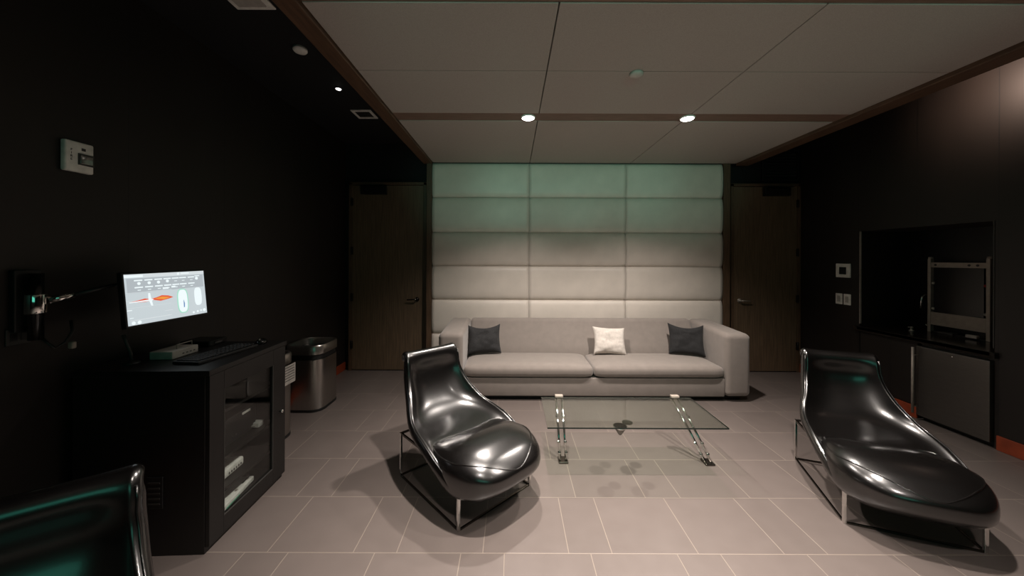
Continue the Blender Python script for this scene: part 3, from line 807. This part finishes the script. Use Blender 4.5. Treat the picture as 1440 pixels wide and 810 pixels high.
    for _ in range(3): pts = [pts[0]] + [(pts[i-1]+pts[i]*2+pts[i+1])/4 for i in range(1, len(pts)-1)] + [pts[-1]]
    bm = bmesh.new(); tube(bm, pts, .0042, 8); build('back_seam_piping', bm, 'leather', o)
    return t

ch = make_chair('glossy black leather lounge chair left of the glass coffee table')
ch.location = (-.32, 2.36, 0); ch.rotation_euler = (0, 0, math.radians(-136.0))
c2 = copy_tree(ch); c2['label'] = 'glossy black leather lounge chair at the right, before the small fridge'
c2.location = (2.29, 2.207, 0); c2.rotation_euler = (0, 0, math.radians(159.3))
c3 = copy_tree(ch); c3['label'] = 'black leather chair back cut off at the lower left corner'
c3.location = (-1.125, .668, 0); c3.rotation_euler = (0, 0, math.radians(-143))

# ------------------------------------------------------------------ bar niche on the right
cz = .770
o = thing('countertop', 'thin glossy black stone counter in the dark bar niche', 'countertop', (4.12, 3.327, cz))
B('slab', [(XR-.035-4.12, ND-.003-4.12, NY0+.002-3.327, NY1-.002-3.327, -.035, 0, .004)], 'counter', o)
B('front_lip', [(XR-.035-4.12, XR-.001-4.12, NY0-.025-3.327, NY1+.04-3.327, -.048, -.0001, .003)], 'counter', o)
bc = thing('base_cabinet', 'black cupboard under the counter left of the fridge', 'cabinet', (4.12, 3.587, .0))
B('body', [(XR+.022-4.12, ND-.01-4.12, -.276, .276, .0, cz-.050)], 'niche', bc)
d_ = B('door', [(XR+.002-4.12, XR+.0205-4.12, -.274, .274, .118, cz-.052, .002)], 'wall_r', bc)
fr = thing('mini_fridge', 'dark stainless mini fridge with a vertical bar handle under the counter', 'fridge', (4.10, 3.045, 0))
B('body', [(XR+.02-4.10, ND-.02-4.10, -.252, .252, .03, cz-.055)], 'black', fr)
B('foot_grille', [(XR+.03-4.10, XR+.05-4.10, -.245, .245, 0, .029)], 'black', fr)
fd = B('door', [(XR-.035-4.10, XR+.018-4.10, -.257, .250, .045, cz-.075, .004)], 'fridge', fr)
bm = bmesh.new(); tube(bm, [(XR-.085-4.10, .235, .07), (XR-.085-4.10, .235, .685)], .010, 14); hd = build('handle', bm, 'aluminium', fd)
for z in (.13, .61):
    bm = bmesh.new(); tube(bm, [(XR-.085-4.10, .235, z), (XR-.036-4.10, .235, z)], .006, 10); build('handle_post', bm, 'aluminium', hd)
bm = bmesh.new(); lathe(bm, [(.008, XR-.0355-4.10), (.008, XR-.040-4.10), (.003, XR-.041-4.10)], (0, -.02, .665), 16, 'X'); build('lock', bm, 'chrome', fd)

# metal frame stand on the counter
st = thing('display_frame', 'pale metal frame stand holding a dark glass pane on the bar counter', 'frame stand', (4.305, 3.36, cz+.0005))
for s in (-1, 1):
    p = B('post', [(-.018, .018, s*.222-.014, s*.222+.014, 0, .745, .003)], 'aluminium', st)
    bm = bmesh.new(); lathe(bm, [(.017, .7455), (.019, .750), (.017, .765), (.004, .768)], (0, s*.222, 0), 16); build('post_cap', bm, 'aluminium', p)
    for j, z in enumerate((.50, .24)):
        bm = bmesh.new(); lathe(bm, [(.010, s*.2075), (.013, s*.203), (.013, s*.190), (.006, s*.186)], (0, 0, z), 14, 'Y')
        k = build('clip', bm, 'red' if (s < 0 and j == 0) else 'white_dim', p)
        if s < 0 and j == 0: k['label'] = 'red clip'
B('top_bar', [(-.014, .014, -.2075, .2075, .660, .710, .002)], 'aluminium', st)
B('bottom_bar', [(-.016, .016, -.2075, .2075, .075, .205, .003)], 'aluminium', st)
B('pane', [(-.004, .004, -.185, .185, .2055, .6595)], 'black_gloss', st)
for y, z in ((.17, .685), (-.09, .685), (-.15, .685)):
    bm = bmesh.new(); lathe(bm, [(.011, -.0145), (.010, -.018)], (0, y, z), 14, 'X'); build('screw', bm, 'ink', st)
B('base_plate', [(-.03, .03, .02, .14, 0, .022, .003)], 'dark_grey', st)
B('power_block', [(-.05, -.02, -.17, -.09, .012, .040, .003)], 'white_dim', st)
B('base_rail', [(-.014, .014, -.2075, .2075, .0, .011, .002)], 'black', st)

t = thing('faucet', 'chrome gooseneck faucet beside the metal frame in the niche', 'faucet', (4.345, 3.618, cz+.0005))
bm = bmesh.new(); lathe(bm, [(.026, 0), (.026, .008), (.016, .014), (.014, .06)]); build('base', bm, 'chrome', t)
pts = [(0, 0, .055), (0, 0, .33)] + [(-.045+.045*math.cos(a), 0, .33+.045*math.sin(a)) for a in [PI*k/10 for k in range(1, 11)]] + [(-.105, 0, .235)]
bm = bmesh.new(); tube(bm, pts, .0075, 12); build('spout', bm, 'chrome', t)
bm = bmesh.new(); tube(bm, [(0, .015, .045), (0, .06, .07)], .005, 8); build('lever', bm, 'chrome', t)
t = thing('soap_dispenser', 'small silver pump on the counter left of the metal frame', 'dispenser', (4.13, 3.60, cz+.0005))
bm = bmesh.new(); lathe(bm, [(.020, 0), (.020, .010), (.010, .014), (.009, .03), (.014, .032), (.012, .045)], n=20); build('body', bm, 'aluminium', t)
bm = bmesh.new(); tube(bm, [(0, 0, .040), (-.035, 0, .040)], .004, 8); build('nozzle', bm, 'aluminium', t)

# thermostat and switches on the right wall
t = thing('thermostat', 'white framed wall thermostat with a dark display by the niche', 'thermostat', (XR, 4.05, 1.30))
B('case', [(-.018, -.001, -.085, .085, 0, .160, .004)], 'white', t)
B('display', [(-.021, -.0185, -.045, .040, .035, .120, .001)], 'black', t)
for i, (y, lab) in enumerate(((4.105, 'white wall switch under the thermostat, left one of the pair'), (4.005, 'white wall switch under the thermostat, right one nearer the niche'))):
    t = thing('light_switch', lab, 'light switch', (XR, y, .985), 0, 'light switches under the thermostat')
    B('plate', [(-.008, -.001, -.042, .042, 0, .125, .003)], 'white', t)
    B('rocker', [(-.013, -.0085, -.018, .018, .028, .098, .002)], 'white_dim', t)

# ------------------------------------------------------------------ light of the rest of the room, plus added teal fill
def area(name, loc, rot, sx_, sy_, e, col):
    l = bpy.data.lights.new(name, 'AREA'); l.shape = 'RECTANGLE'; l.size = sx_; l.size_y = sy_; l.energy = e; l.color = col
    o = bpy.data.objects.new(name, l); C.objects.link(o); o.location = loc; o.rotation_euler = rot; return o
area('big_teal_screen_light', (.6, -2.9, 2.0), (PI/2, 0, 0), 2.6, 1.1, 9, (.12, .75, .54))
for x in (-.45, .42, 1.30, 2.17):  # added teal spots without fixtures, only to tint the upper padded rows
    o = spot(x, -2.6, 2.05, 190, 19, 1.0, (.36, .85, .66), .05); o.name = 'teal_fill_spot'
    o.rotation_euler = (Vector((x, 4.58, 2.66))-o.location).to_track_quat('-Z', 'Y').to_euler()
o = spot(3.36, 2.7, 2.93, 42, 118, 1.0, (1.0, .72, .58), .04); o.name = 'side_ceiling_lamp'
o.rotation_euler = Vector((1, .15, -.12)).to_track_quat('-Z', 'Y').to_euler()
spot(-1.589, 3.178, 3.03, 6, 60, .6)

w = bpy.data.worlds.new('dark_room'); bpy.context.scene.world = w; w.use_nodes = True
w.node_tree.nodes['Background'].inputs[0].default_value = (.5, .45, .4, 1); w.node_tree.nodes['Background'].inputs[1].default_value = 0.004
vs = bpy.context.scene.view_settings
vs.view_transform = 'Standard'; vs.look = 'None'; vs.gamma = 1.0; vs.exposure = 0.0; vs.use_curve_mapping = False
